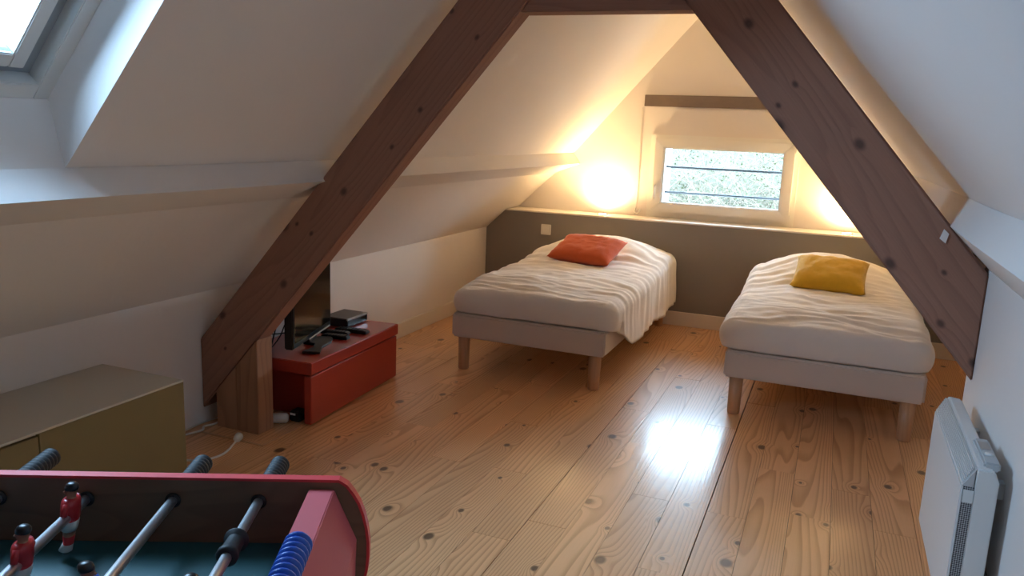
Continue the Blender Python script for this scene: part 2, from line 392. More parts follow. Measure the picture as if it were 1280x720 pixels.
# ------------------------------------------------------------------ floor with boards
fl = MB().box(XL-.1, 1.2, YB-.1, Y2, -.12, -.022).build('floor', 'sub')
tag(fl, 'varnished knotty pine plank floor', 'floor', kind='structure')
BW = .149; X0 = -.331
unit = MB().box(-.5, .5, -.5, .5, -1, 0)
um = unit.mesh('floor_board', 'board', bevel=0)
seen = {-8: [2.902], -5: [2.379], -6: [2.921, 4.3], -7: [3.463], -3: [3.48, 2.0], -4: [3.928, 2.55], 0: [2.93, 4.35], 1: [3.462, 2.2], 2: [3.058, 4.7], 3: [3.376], 4: [3.066], -2: [2.948, 4.6], -1: [2.411, 3.9], -11: [2.658], -12: [3.6], -9: [3.9], -10: [3.2, 4.4]}
for c in range(-16, 10):
    xa = X0+c*BW; xb = xa+BW
    ga = .0022 if c == 0 else .0007; gb = .0022 if c == -1 else .0007
    if c == -4: ga = .0014
    if c == -5: gb = .0014
    xa = max(xa+ga, XL-.02); xb = min(xb-gb, XRF+.02)
    if xb-xa < .01: continue
    cuts = sorted(seen.get(c, [])); rng = random.Random(c*17+3)
    lo = cuts[0] if cuts else rng.uniform(2.2, 3.6)
    if not cuts: cuts = [lo]
    y = lo
    while y > YB+.6:
        y -= rng.uniform(.9, 1.9); cuts.append(y)
    y = max(cuts)
    while y < Y2-.9:
        y += rng.uniform(.9, 1.7); cuts.append(y)
    cuts = sorted(q for q in cuts if YB+.15 < q < YG-.15)
    edges = [YB]+cuts+[Y2-.05]
    for a, b in zip(edges, edges[1:]):
        o = link('floor_board', um, fl)
        o.location = ((xa+xb)/2, (a+b)/2, rng.uniform(-.0006, .0004)); o.scale = (xb-xa, b-a-.0012, .021)
# framed patch of floor round the post
for i, (x0, x1, y0, y1) in enumerate([(-2.575, -2.226, 2.645, 2.655), (-2.236, -2.226, 2.655, 2.925)]):
    o = MB().box(x0, x1, y0, y1, 0, .004).build('floor_strip', 'leg', fl)

# ------------------------------------------------------------------ gable beam
tag(MB().box(-1.461, -.169, Y2-.02, Y2+.02, 1.65, 1.737).build('wooden_beam', 'gbeam', bevel=.003), 'grey-brown horizontal beam set in the gable above the window', 'beam')

# ------------------------------------------------------------------ gable window
w2 = empty('window_2', ((WX0+WX1)/2, Y2, WZ0)); tag(w2, 'small white window with two outside bars in the gable', 'window', kind='structure')
wl = w2.location
def child(mb, name, m, par, bevel=0, origin=None):
    o = mb.build(name, m, par, bevel)
    o.matrix_parent_inverse = Matrix.Translation(origin if origin is not None else par.location).inverted()
    return o
def ring(x0, x1, z0, z1, w, y0, y1, wb=None):
    wb = wb or w; mb = MB()
    mb.prism([(x0, z0), (x0, z1), (x0+w, z1-w), (x0+w, z0+wb)], y0, y1); mb.prism([(x1, z0), (x1-w, z0+wb), (x1-w, z1-w), (x1, z1)], y0, y1)
    mb.prism([(x0, z1), (x1, z1), (x1-w, z1-w), (x0+w, z1-w)], y0, y1); mb.prism([(x0, z0), (x0+w, z0+wb), (x1-w, z0+wb), (x1, z0)], y0, y1)
    return mb
child(ring(-1.387, -.277, .792, 1.437, .055, Y2-.014, Y2+.07, .068), 'window_frame', 'pvc', w2)
sash = child(ring(-1.346, -.310, .843, 1.413, .072, Y2-.06, Y2+.03, .068), 'sash', 'pvc', w2, .004)
child(ring(-1.276, -.380, .909, 1.343, .010, Y2-.040, Y2-.005), 'glazing_bead', 'pvc', w2)
child(MB().box(-1.28, -.376, Y2-.012, Y2-.004, .905, 1.347), 'pane', 'pane', w2)
for z in (1.187, .986):
    child(MB().tube([(WX0-.02, Y2+.16, z), (WX1+.02, Y2+.16, z)], .009, 8), 'bar', 'bar', w2)
hd = MB().box(-1.331, -1.311, Y2-.07, Y2-.058, .985, 1.06); hd.tube([(-1.321, Y2-.065, 1.045), (-1.321, Y2-.10, 1.045)], .008, 8)
hd.tube([(-1.321, Y2-.10, 1.05), (-1.321, Y2-.105, .94)], .009, 8)
child(hd, 'handle', 'pvc', w2)
child(MB().box(-.335, -.300, Y2-.072, Y2-.02, .845, .885), 'hinge', 'pvc', w2, .003)
child(MB().box(-.326, -.300, Y2-.072, Y2-.02, 1.34, 1.39), 'hinge', 'pvc', w2, .003)
child(MB().box(WX0-.02, WX1+.02, Y2+.10, Y2+.40, WZ0-.02, WZ0+.012), 'outer_sill', 'white', w2)

# ------------------------------------------------------------------ skylights
def skylight(n, y0, y1, label):
    c = empty('window_%d' % n, (A[0], (y0+y1)/2, A[1])); tag(c, label, 'skylight', kind='structure')
    T = Vector((1, 0, SL)).normalized()
    base = Vector((A[0], 0, A[1]))
    def pt(s, y, d): p = base + T*s + NRM*d; return (p.x, y, p.z)
    s0, s1 = .10, (SKY_TOP[0]-A[0])/T.x-.04       # along the slope, on the window plane
    def rect_ring(sa, sb, ya, yb, w, d0, d1):
        mb = MB()
        def bx(p, q, r, t):
            v = [pt(s, y, d) for d in (d0, d1) for y in (r, t) for s in (p, q)]
            mb.add(v, [(0, 2, 3, 1), (4, 5, 7, 6), (0, 1, 5, 4), (2, 6, 7, 3), (0, 4, 6, 2), (1, 3, 7, 5)])
        bx(sa, sb, ya, ya+w); bx(sa, sb, yb-w, yb); bx(sa, sa+w, ya+w, yb-w); bx(sb-w, sb, ya+w, yb-w)
        return mb
    child(rect_ring(s0-.02, s1+.03, y0-.03, y1+.03, .075, .165, .30), 'frame', 'skyframe', c, .003)
    child(rect_ring(s0+.055, s1-.045, y0+.045, y1-.045, .045, .215, .31), 'frame_slot', 'skyslot', c)
    child(rect_ring(s0+.085, s1-.075, y0+.088, y1-.088, .045, .19, .27), 'sash', 'skyframe', c, .004)
    mb = MB(); v = [pt(s, y, d) for d in (.225, .233) for y in (y0+.12, y1-.12) for s in (s0+.12, s1-.10)]
    mb.add(v, [(0, 2, 3, 1), (4, 5, 7, 6), (0, 1, 5, 4), (2, 6, 7, 3), (0, 4, 6, 2), (1, 3, 7, 5)])
    child(mb, 'pane', 'pane_sky', c)
    child(rect_ring(s0+.118, s1-.098, y0+.118, y1-.118, .012, .20, .224), 'gasket', 'skyslot', c)
    # light portal filling the glass (guides sampling of the sky, gives no light itself)
    ld = bpy.data.lights.new('skylight_portal_offscreen', 'AREA'); ld.shape = 'RECTANGLE'; ld.size = (y1-y0)-.24; ld.size_y = (s1-s0)-.22; ld.cycles.is_portal = True
    lo = bpy.data.objects.new('skylight_portal_offscreen', ld); COL.objects.link(lo)
    cpt = Vector(pt((s0+s1+.02)/2, (y0+y1)/2, .24)); zax = NRM; xax = Vector((0, 1, 0)); yax = zax.cross(xax)
    lo.matrix_world = Matrix(((xax.x, yax.x, zax.x, cpt.x), (xax.y, yax.y, zax.y, cpt.y), (xax.z, yax.z, zax.z, cpt.z), (0, 0, 0, 1)))
skylight(1, *skylights[0], 'skylight in the left roof slope above the green cabinet')
ld = bpy.data.lights.new('window_portal', 'AREA'); ld.shape = 'RECTANGLE'; ld.size = .9; ld.size_y = .44; ld.cycles.is_portal = True
lo = bpy.data.objects.new('window_portal', ld); COL.objects.link(lo); lo.location = (-.83, Y2+.02, 1.125); lo.rotation_euler = (-math.pi/2, 0, 0)

# ================================================================== TRUSS
tr = empty('roof_truss', (XC, 2.80, 0)); tag(tr, 'brown timber A-frame truss with two slanted rafters and a collar tie', 'roof truss')
def beam_between(name, poly, y0, y1, par, m='beam'):
    """polygon outline in x-z, extruded in y; the object's local z runs along the grain"""
    return poly
def rafter(p_low, p_up, apex_x, foot_x, y0, y1, name):
    # lines: z = a + k x
    kl = (p_low[1][1]-p_low[0][1])/(p_low[1][0]-p_low[0][0]); al = p_low[0][1]-kl*p_low[0][0]
    ku = (p_up[1][1]-p_up[0][1])/(p_up[1][0]-p_up[0][0]); au = p_up[0][1]-ku*p_up[0][0]
    poly = [(foot_x, max(.0, al+kl*foot_x)), (apex_x, al+kl*apex_x), (apex_x, au+ku*apex_x), (foot_x, au+ku*foot_x)]
    d = Vector((1, 0, (kl+ku)/2)).normalized()
    if d.z < 0: d = -d
    org = Vector((foot_x, (y0+y1)/2, (poly[0][1]+poly[3][1])/2))
    xax = Vector((0, 1, 0)).cross(d)          # local x across the beam face
    Mw = Matrix(((xax.x, 0, d.x, org.x), (xax.y, 1, d.y, org.y), (xax.z, 0, d.z, org.z), (0, 0, 0, 1)))
    mb = MB().prism(poly, y0, y1); inv = Mw.inverted(); mb.v = [inv @ p for p in mb.v]
    me = mb.mesh(name, 'beam', bevel=.006)
    o = link(name, me, tr); o.matrix_parent_inverse = Matrix.Translation(tr.location).inverted(); o.matrix_basis = Mw
    return o
rafter([(-2.357, .421), (-1.121, 1.838)], [(-2.689, .381), (-1.372, 1.882)], XC+.09, XL-.0, YT0, YT1, 'rafter')
rafter([(.457, .700), (-.505, 1.827)], [(.459, 1.039), (-.238, 1.856)], XC-.0, XR+.0, YT0-.001, YT1+.001, 'rafter')
co = Matrix(((0, 0, 1, -1.3), (0, 1, 0, 2.8), (-1, 0, 0, 1.93), (0, 0, 0, 1)))
mb = MB().prism([(-1.125, 1.836), (-.505, 1.832), (-.70, 2.04), (-.94, 2.04)], YT0+.006, YT1-.002); mb.v = [co.inverted() @ p for p in mb.v]
o = link('collar_tie', mb.mesh('collar_tie', 'beam', bevel=.004), tr); o.matrix_parent_inverse = Matrix.Translation(tr.location).inverted(); o.matrix_basis = co
lowz = lambda x: .421+1.1465*(x+2.357)
for x0, x1 in ((-2.572, -2.4525), (-2.4515, -2.331)):
    mb = MB().prism([(x0, 0), (x1, 0), (x1, lowz(x1)-.001), (x0, lowz(x0)-.001)], YT0-.006, YT1)
    child(mb, 'post', 'post', tr, .0025)
child(MB().box(.415, .452, 2.77, 2.83, 1.058, 1.10), 'wedge', 'leg', tr, .004)
# loose flake of plaster left on the rafter
tag(MB().prism([(.318, 1.172), (.333, 1.158), (.327, 1.128), (.309, 1.142)], YT0-.006, YT0+.002).build('plaster_flake', 'plaster'), 'white flake of plaster stuck on the rafter below the purlin', 'plaster')

# ================================================================== BEDS
def bed(x0, y0, label):
    e = empty('bed', (x0+.4725, y0, 0)); tag(e, label, 'bed', 'single beds')
    x1 = x0+.945; y1 = YG-.02
    child(MB().box(x0, x1, y0, y1, .2013, .344), 'bed_base', 'fabric', e, .012)
    child(MB().box(x0+.05, x1-.05, y0+.06, y1, .344, .44), 'mattress', 'mattress', e, .03)
    for lx in (x0+.065, x1-.065):
        for ly in (y0+.045, y1-.07):
            child(MB().lathe([(0, .029), (.004, .032), (.2, .036)], (lx, ly, 0), 'z', 20), 'leg', 'leg', e)
    return e
bed(-2.0345, 4.107, 'single bed with pale fabric base under the orange cushion')
bed(-.445, 4.103, 'single bed with pale fabric base under the yellow cushion')

def cover(name, label, x0, x1, y0, y1, seed, hem, hump):
    """bed cover: flat crowned top rolling over the mattress edges into a hanging skirt"""
    r = .085; cx = (x0+x1)/2; hw = (x1-x0)/2
    ix0, ix1, iy0, iy1 = x0+r, x1-r, y0+r, y1-.03
    NX, NY = 46, 92
    per = []                                   # inner loop points with outward direction
    cr = .05
    def arc(c, a0, a1, n):
        for i in range(n): 
            a = a0+(a1-a0)*i/n; per.append((c[0]+cr*math.cos(a), c[1]+cr*math.sin(a), math.cos(a), math.sin(a)))
    h = math.pi/2; nc = 12
    def seg(p, q, n, d):
        for i in range(n): t = i/n; per.append((p[0]+(q[0]-p[0])*t, p[1]+(q[1]-p[1])*t, d[0], d[1]))
    seg((ix0+cr, iy0), (ix1-cr, iy0), 60, (0, -1)); arc((ix1-cr, iy0+cr), -h, 0, nc)
    seg((ix1, iy0+cr), (ix1, iy1-cr), 100, (1, 0)); arc((ix1-cr, iy1-cr), 0, h, nc)
    seg((ix1-cr, iy1), (ix0+cr, iy1), 60, (0, 1)); arc((ix0+cr, iy1-cr), h, 2*h, nc)
    seg((ix0, iy1-cr), (ix0, iy0+cr), 100, (-1, 0)); arc((ix0+cr, iy0+cr), 2*h, 3*h, nc)
    n = len(per)
    def top(x, y):
        u = (x-cx)/hw; v = (y-y0)/(y1-y0)
        z = .462 + .048*min(1, max(0, v)*5)**.6 + .022*(1-u*u) + .015*v
        z += hump*math.exp(-((y-5.66)/.30)**2)*(1-.93*abs(u)**2.0)
        z += x*0+.014*noise.noise(Vector((x*2.2+seed, y*2.5, 1)))
        z += .013*noise.noise(Vector((x*3+seed, y*17+2.5*noise.noise(Vector((x*3, y*2, seed))), 4)))
        z += .005*noise.noise(Vector((x*7+seed, y*30+4*noise.noise(Vector((x*2, y*3, seed+3))), 9)))+.004*noise.noise(Vector((x*11+y*6+seed, y*9-x*4, 5)))
        return z
    V = []; F = []
    rings = 34
    # spine the rings shrink towards
    def spine(x, y):
        return (cx, min(max(y, iy0+.35), iy1-.35))
    for k in range(rings+1):
        t = k/rings
        for (x, y, dx, dy) in per:
            sx, sy = spine(x, y); px = sx+(x-sx)*t; py = sy+(y-sy)*t
            V.append((px, py, top(px, py)))
    sk = 22
    for k in range(1, sk+1):
        for (x, y, dx, dy) in per:
            zt = top(x, y); zb = hem(x, y, dx, dy)
            q = r*math.pi/2; total = q+max(.01, zt-r-zb); s = total*k/sk
            bul = 0
            if s < q:
                a = s/r; hx = r*math.sin(a); z = zt-r*(1-math.cos(a))
            else:
                z = zt-r-(s-q); hx = r; 
                fr = (s-q)/max(.02, total-q)
                bul = -.018*fr*fr if zb > .3 else .012*fr
            # vertical folds on the hanging part
            amp = (.004 if zb > .3 else .017)*min(1, s/.12)
            pos = x*1.0+y*1.0
            fo = amp*noise.noise(Vector((x*13+seed, y*13, z*2.0)))+.005*noise.noise(Vector((x*5+seed, y*5, z*7)))
            if k == sk: fo += .0
            w = .55 if dy < 0 else 1
            V.append((x+dx*(hx+bul+fo), y+dy*(hx*w+bul*.5+fo) if dy <= 0 else min(y+dy*(hx*.3), YG-.006), z))
    tot = rings+sk
    for k in range(tot):
        for i in range(n):
            F.append((k*n+i, k*n+(i+1) % n, (k+1)*n+(i+1) % n, (k+1)*n+i))
    # turned-in hem so that the cloth has thickness at its edge
    o = len(V); last = tot*n
    for i, (x, y, dx, dy) in enumerate(per):
        p = V[last+i]; V.append((p[0]-dx*.02, p[1]-dy*.02, p[2]+.012))
    for i in range(n): F.append((last+i, last+(i+1) % n, o+(i+1) % n, o+i))
    mb = MB().add(V, F, 0, True)
    me = mb.mesh(name, 'linen')
    bm = bmesh.new(); bm.from_mesh(me); bmesh.ops.remove_doubles(bm, verts=bm.verts, dist=.0006); bm.to_mesh(me); bm.free()
    for p in me.polygons: p.use_smooth = True
    ob = link(name, me); tag(ob, label, 'bed cover', 'white bed covers'); return ob
def hem_l(x, y, dx, dy):
    z = .352
    if dx > .3:
        t = min(1, max(0, (y-4.12)/.42)); t = t*t*(3-2*t)
        z = .352-.16*t+.012*math.sin(y*9)
    return z+.006*noise.noise(Vector((x*6, y*6, 2)))
def hem_r(x, y, dx, dy):
    z = .350
    if dx > .3 and y > 4.4: z -= .05*min(1, (y-4.4)/.5)
    return z+.006*noise.noise(Vector((x*6, y*6, 7)))
cover('bed_cover', 'white cotton cover draped to the side over the bed with the orange cushion', -2.0345-.03, -1.0895+.045, 4.107-.03, 5.965, 3.3, hem_l, .145)
cover('bed_cover', 'white cotton cover tucked over the bed with the yellow cushion', -.445-.05, .5+.03, 4.103-.03, 5.965, 8.1, hem_r, .15)

def cushion(name, label, cat, m, w, d, th, loc, rot, seed):
    n = 30; V = []; F = []; idx = {}
    def P(u, v, sgn):
        pin = 1-.05*(1-v*v) if abs(u) > .5 else 1
        x = u*w/2*(1-.055*(1-v*v)*abs(u)); y = v*d/2*(1-.055*(1-u*u)*abs(v))
        t = max(0, (1-u**4))**.55*max(0, (1-v**4))**.55
        z = sgn*th/2*t
        wr = .006*noise.noise(Vector((u*2.5+seed, v*2.5, sgn)))+.004*noise.noise(Vector((u*6+seed, v*3, 3*sgn)))+.003*noise.noise(Vector((u*12, v*9+seed, sgn)))
        return (x, y, z+wr*min(1, t*2.5)*1.3)
    for sgn in (1, -1):
        for i in range(n+1):
            for j in range(n+1):
                u, v = -1+2*i/n, -1+2*j/n
                if sgn < 0 and (i in (0, n) or j in (0, n)): idx[(sgn, i, j)] = idx[(1, i, j)]; continue
                idx[(sgn, i, j)] = len(V); V.append(P(u, v, sgn))
    for sgn in (1, -1):
        for i in range(n):
            for j in range(n):
                q = [idx[(sgn, i, j)], idx[(sgn, i+1, j)], idx[(sgn, i+1, j+1)], idx[(sgn, i, j+1)]]
                F.append(q if sgn > 0 else q[::-1])
    me = MB().add(V, F, 0, True).mesh(name, m)
    o = link(name, me); o.location = loc; o.rotation_euler = rot; tag(o, label, cat, 'cushions on the beds'); return o
cushion('cushion', 'orange cotton cushion lying on the white bed cover', 'cushion', 'orange', .47, .34, .12, (-1.565, 5.255, .628), (math.radians(21), math.radians(1), math.radians(-9)), 1.1)
cushion('cushion', 'mustard yellow cotton cushion lying on the white bed cover', 'cushion', 'yellow', .43, .36, .13, (.018, 5.23, .622), (math.radians(23), math.radians(1), math.radians(-3)), 6.4)

# ================================================================== RECESSED SPOTLIGHTS IN THE LEDGE
for i, (x, lab) in enumerate(((-1.712, 'round warm spotlight in the ledge between the left roof slope and the window'), (.098, 'round warm spotlight in the ledge between the window and the slanted rafter'))):
    e = empty('recessed_spotlight', (x, 6.115, HG+.012)); tag(e, lab, 'spotlight', 'recessed ledge spotlights')
    b = e.location
    child(MB().lathe([(-.002, .042), (.004, .042), (.005, .033), (.002, .031)], b, 'z', 28), 'bezel', 'silver', e)
    child(MB().lathe([(0, .030), (.0035, .030)], b, 'z', 24), 'lens', 'lamp', e)
    ld = bpy.data.lights.new('spotlight_bulb', 'SPOT'); ld.energy = LAMP_W; ld.color = (1, .69, .31); ld.spot_size = math.radians(160); ld.spot_blend = .9; ld.shadow_soft_size = .028
    lo = bpy.data.objects.new('spotlight_bulb', ld); COL.objects.link(lo); lo.parent = e; lo.location = (0, 0, .012); lo.rotation_euler = (math.pi, 0, 0)

# light switch on the grey wall
e = empty('light_switch', (-2.136, YG, .65)); tag(e, 'square white light switch on the grey wall', 'light switch')
child(MB().box(-2.178, -2.094, YG-.010, YG, .608, .692), 'plate', 'white', e, .003)
child(MB().box(-2.160, -2.112, YG-.014, YG-.009, .626, .674), 'rocker', 'pvc', e, .002)
# cord and hook left of the window
e = empty('blind_cord', (-1.475, Y2, .84)); tag(e, 'thin white cord with a small hook hanging left of the window', 'cord')
child(MB().tube([(-1.475, Y2-.006, 1.64), (-1.477, Y2-.006, 1.14), (-1.474, Y2-.006, .85)], .0022, 6), 'cord', 'cord_w', e)
child(MB().tube(bez((-1.474, Y2-.004, .85), (-1.50, Y2-.03, .80), (-1.45, Y2-.03, .80), (-1.44, Y2-.004, .845)), .006, 8), 'hook', 'cord_w', e)

# ================================================================== RED CHEST AND WHAT STANDS ON IT
CA = math.radians(3.0)
ce = empty('storage_chest', (-2.182, 2.94, 0), CA); tag(ce, 'red lacquered storage chest with a lid carrying the television', 'chest')
# local frame: x towards the room, y along the front, z up
MB().box(-.43, 0, 0, .876, .252, .313).build('lid', 'redlac', ce, .004)
MB().box(-.045, -.006, .006, .868, .006, .244).build('front_panel', 'redlac', ce, .003)
MB().box(-.41, -.045, .11, .135, .004, .25).build('side_panel', 'redlac', ce, .002)
MB().box(-.41, -.045, .84, .862, .004, .25).build('side_panel', 'redlac', ce, .002)
MB().box(-.425, -.405, .02, .862, .004, .25).build('back_panel', 'redlac', ce, .002)
MB().box(-.41, -.045, .12, .86, .012, .03).build('bottom_panel', 'redlac', ce)
ZT = .313
# television
pN, pF = Vector((-2.325, 2.995, 0)), Vector((-2.467, 3.50, 0))
dv = (pF-pN); tvw = .53; ang = math.atan2(dv.y, dv.x)
te = empty('television', (*(pN+dv.normalized()*tvw/2).xy, ZT), ang); tag(te, 'flat black television standing on the red chest', 'television')
b_ = .03
# local x along the screen (away from the camera), local y towards the wall
MB().box(-tvw/2, tvw/2, 0, .045, .028, .028+.36).build('housing', 'black', te, .006)
MB().box(-tvw/2+.016, tvw/2-.016, -.002, .003, .028+.03, .028+.36-.014).build('screen', 'screen', te)
MB().box(-.06, .24, -.004, .0, .030, .036).build('bezel_strip', 'radg', te)
MB().box(-.05, .05, .0, .03, .008, .05).build('stand_neck', 'black', te, .004)
st = MB()
st.prism([(-.205, -.11), (-.165, -.10), (-.10, -.085), (0, -.095), (.07, -.08), (.10, -.055), (.09, -.02), (.05, .035), (-.05, .035), (-.06, -.03), (-.12, -.045), (-.17, -.035), (-.21, -.02)], .001, .013, 'z')
st.build('stand_base', 'black', te, .002)
# set-top box
e = empty('set_top_box', (-2.49, 3.675, ZT)); tag(e, 'small black set-top box behind the remote controls on the red chest', 'set-top box')
child(MB().box(-2.572, -2.412, 3.572, 3.782, ZT+.004, ZT+.052), 'housing', 'black', e, .004)
child(MB().box(-2.4125, -2.409, 3.585, 3.770, ZT+.008, ZT+.040), 'front_window', 'screen', e)
child(MB().box(-2.418, -2.4085, 3.574, 3.780, ZT+.042, ZT+.0515), 'front_edge', 'silver', e, .002)
for fx, fy in ((-2.56, 3.585), (-2.425, 3.585), (-2.56, 3.77), (-2.425, 3.77)):
    child(MB().lathe([(0, .006), (.005, .006)], (fx, fy, ZT), 'z', 10), 'foot', 'blackmat', e)
# remote controls
def remote(p, q, w, label):
    p, q = Vector((*p, 0)), Vector((*q, 0)); d = q-p; L_ = d.length; a = math.atan2(d.y, d.x); c = (p+q)/2
    e = empty('remote_control', (c.x, c.y, ZT), a); tag(e, label, 'remote control', 'remote controls on the red chest')
    MB().prism([(-L_/2, .003), (-L_/2+.01, 0), (L_/2-.01, 0), (L_/2, .003), (L_/2-.004, .017), (L_/2-.03, .021), (-L_/2+.02, .019), (-L_/2+.003, .014)], -w/2, w/2).build('body', 'black', e, .003)
    bt = MB()
    for i in range(7):
        for j in range(3): bt.box(-L_/2+.03+i*.017, -L_/2+.04+i*.017, -w*.3+j*w*.24, -w*.3+j*w*.24+.007, .017, .0215)
    bt.build('buttons', 'blackmat', e)
remote((-2.425, 3.368), (-2.272, 3.385), .042, 'black remote control nearest the television foot')
remote((-2.478, 3.432), (-2.318, 3.458), .040, 'slim black remote control between two others')
remote((-2.445, 3.520), (-2.250, 3.535), .046, 'long black remote control just in front of the set-top box')
# cables
def cable(name, pts, r, m, label, n=6, cat='cable', group=None):
    return tag(MB().tube(smooth_path(pts, n), r, 8).build(name, m), label, cat, group)
G = 'black television cables'
cable('tv_cable', [(-2.41, 3.10, .49), (-2.46, 3.10, .478), (-2.465, 3.07, .465), (-2.462, 3.03, .405), (-2.455, 2.985, .33), (-2.45, 2.94, .320), (-2.447, 2.905, .30), (-2.445, 2.90, .18), (-2.44, 2.895, .012)], .0035, 'blackmat', 'black cable arching highest from the television over the chest edge', group=G)
cable('tv_cable', [(-2.41, 3.13, .44), (-2.455, 3.115, .442), (-2.463, 3.07, .375), (-2.475, 3.01, .325), (-2.48, 2.95, .319), (-2.482, 2.902, .29), (-2.48, 2.90, .15), (-2.47, 2.90, .012)], .0032, 'blackmat', 'black cable hanging from the middle of the television back over the chest edge', group=G)
cable('tv_cable', [(-2.41, 3.10, .40), (-2.45, 3.06, .395), (-2.50, 3.00, .392), (-2.55, 2.96, .36), (-2.57, 2.93, .325), (-2.575, 2.895, .28), (-2.575, 2.885, .12), (-2.56, 2.88, .012)], .003, 'blackmat', 'thin black cable running lowest from the television towards the knee wall', group=G)
cable('box_cable', [(-2.575, 3.64, .335), (-2.61, 3.60, .345), (-2.63, 3.50, .335), (-2.60, 3.40, .322)], .003, 'cord_w', 'short pale cable behind the set-top box')
e = empty('plug_adapter', (-2.35, 2.905, 0)); tag(e, 'white multi-plug adapter on the floor between the post and the red chest', 'plug adapter')
ad = MB(); ad.tube([(-2.40, 2.878, .024), (-2.392, 2.883, .024), (-2.345, 2.908, .026), (-2.316, 2.924, .026), (-2.308, 2.928, .026)], [.012, .022, .025, .024, .015], 14)
child(ad, 'body', 'cord_w', e)
child(MB().tube(smooth_path([(-2.40, 2.878, .024), (-2.44, 2.87, .008), (-2.55, 2.875, .006), (-2.63, 2.90, .006)]), .0045, 8), 'cord', 'cord_w', e)
e = empty('power_brick', (-2.29, 2.975, 0)); tag(e, 'black power adapter with a white sticker under the lid of the red chest', 'power adapter')
pb = MB().box(-2.325, -2.262, 2.952, 3.02, 0, .052); child(pb, 'body', 'blackmat', e, .008)
child(MB().box(-2.315, -2.285, 2.9505, 2.953, .034, .044), 'sticker', 'white', e)

# white cords on the floor left of the post
e = empty('extension_cord', (-2.33, 2.42, 0)); tag(e, 'white extension cord with a plug lying on the floor in front of the post', 'cord')
child(MB().tube(smooth_path([(-2.52, 2.30, .006), (-2.402, 2.373, .006), (-2.333, 2.418, .006), (-2.313, 2.50, .006), (-2.345, 2.60, .010), (-2.355, 2.628, .014)]), .005, 8), 'cord', 'cord_w', e)
child(MB().tube([(-2.353, 2.622, .014), (-2.358, 2.632, .016), (-2.370, 2.660, .017), (-2.372, 2.664, .017)], [.008, .017, .019, .015], 10), 'plug', 'cord_w', e)
cable('floor_cord', [(-2.63, 2.50, .006), (-2.608, 2.584, .006), (-2.585, 2.66, .006), (-2.61, 2.70, .006), (-2.592, 2.752, .006), (-2.60, 2.86, .006)], .005, 'cord_w', 'white cord curling on the floor behind the post')
cable('floor_cord', [(-2.655, 2.54, .006), (-2.648, 2.629, .006), (-2.652, 2.72, .006), (-2.64, 2.80, .006), (-2.62, 2.88, .006)], .004, 'cord_w', 'thin white cord on the floor along the knee wall')

# ================================================================== GREEN CABINET
gx, gy1, gy0, gh = -2.237, 2.217, .40, .425
ge = empty('low_cabinet', (gx-.2, 1.3, 0)); tag(ge, 'low olive green cabinet with a cream top under the skylight', 'cabinet')
child(MB().box(XL+.002, gx-.019, gy0, gy1, .0, gh-.001), 'body', 'cream', ge, .002)
dsp = 1.616
for a, b in ((dsp+.0015, gy1), (dsp-.6+.0015, dsp-.0015), (gy0, dsp-.6-.0015)):
    child(MB().box(gx-.018, gx, a, b, .02, gh-.012 if b < gy1 else gh-.004), 'door', 'green', ge, .0015)
child(MB().box(XL+.002, gx-.001, gy0, gy1, gh-.004, gh+.004), 'top_panel', 'cream', ge, .001)
child(MB().box(XL+.002, gx-.03, gy1-.0005, gy1+.0035, 0, gh), 'side_panel', 'green', ge)

# ================================================================== RADIATOR
rx0, rx1, ry0, ry1, rz0, rz1 = .350, .427, 2.035, 2.625, .268, .680
re_ = empty('electric_radiator', ((rx0+rx1)/2, (ry0+ry1)/2, rz0)); tag(re_, 'white electric convector radiator mounted on the right wall', 'radiator')
child(MB().prism([(rx0+.026, rz0), (rx0+.026, rz1-.002), (rx0+.036, rz1), (rx1-.012, rz1-.003), (rx1, rz1-.03), (rx1, rz0)], ry0, ry1), 'body', 'radw', re_, .004)
child(MB().box(rx0, rx0+.008, ry0+.004, ry1-.004, rz0+.004, rz1-.048), 'front_panel', 'radw', re_, .003)
child(MB().box(rx0+.006, rx0+.028, ry0+.003, ry1-.01, rz0+.004, rz1-.05), 'side_grille', 'perf', re_)
child(MB().box(rx0+.006, rx0+.028, ry0+.0015, ry0+.03, rz1-.090, rz1-.058), 'side_clip', 'radw', re_)
# chamfered outlet grille with ribs along its length
child(MB().prism([(rx0+.002, rz1-.050), (rx0+.028, rz1-.050), (rx0+.028, rz1-.004)], ry0+.004, ry1-.01), 'outlet_grille', 'radg', re_)
for i in range(9):
    t = (i+.5)/9; x = rx0+.003+t*.021; z = rz1-.048+t*.044
    child(MB().box(x-.0016, x+.0012, ry0+.015, ry1-.008, z-.001, z+.0022), 'grille_rib', 'radw', re_)
child(MB().box(rx1-.034, rx1+.002, ry0+.02, ry0+.20, rz1-.012, rz1+.010), 'control_panel', 'radg', re_, .005)
child(MB().lathe([(0, .010), (.004, .009)], (rx1-.016, ry0+.08, rz1+.010), 'z', 18), 'control_knob', 'radw', re_)
child(MB().box(rx1-.028, rx1-.006, ry0+.115, ry0+.17, rz1+.009, rz1+.0115), 'display', 'silver', re_)
for y in (ry0+.10, ry1-.10):
    child(MB().box(rx1-.002, XR+.001, y-.015, y+.015, rz0+.05, rz0+.09), 'wall_bracket', 'radg', re_)
    child(MB().box(rx1-.002, XR+.001, y-.015, y+.015, rz1-.10, rz1-.06), 'wall_bracket', 'radg', re_)
child(MB().tube(smooth_path([(rx1-.01, ry0+.03, rz0+.16), (rx1+.012, ry0+.035, rz0+.12), (rx1+.015, ry0+.04, rz0-.02), (XR-.004, ry0+.05, .12)]), .004, 8), 'power_cord', 'blackmat', re_)

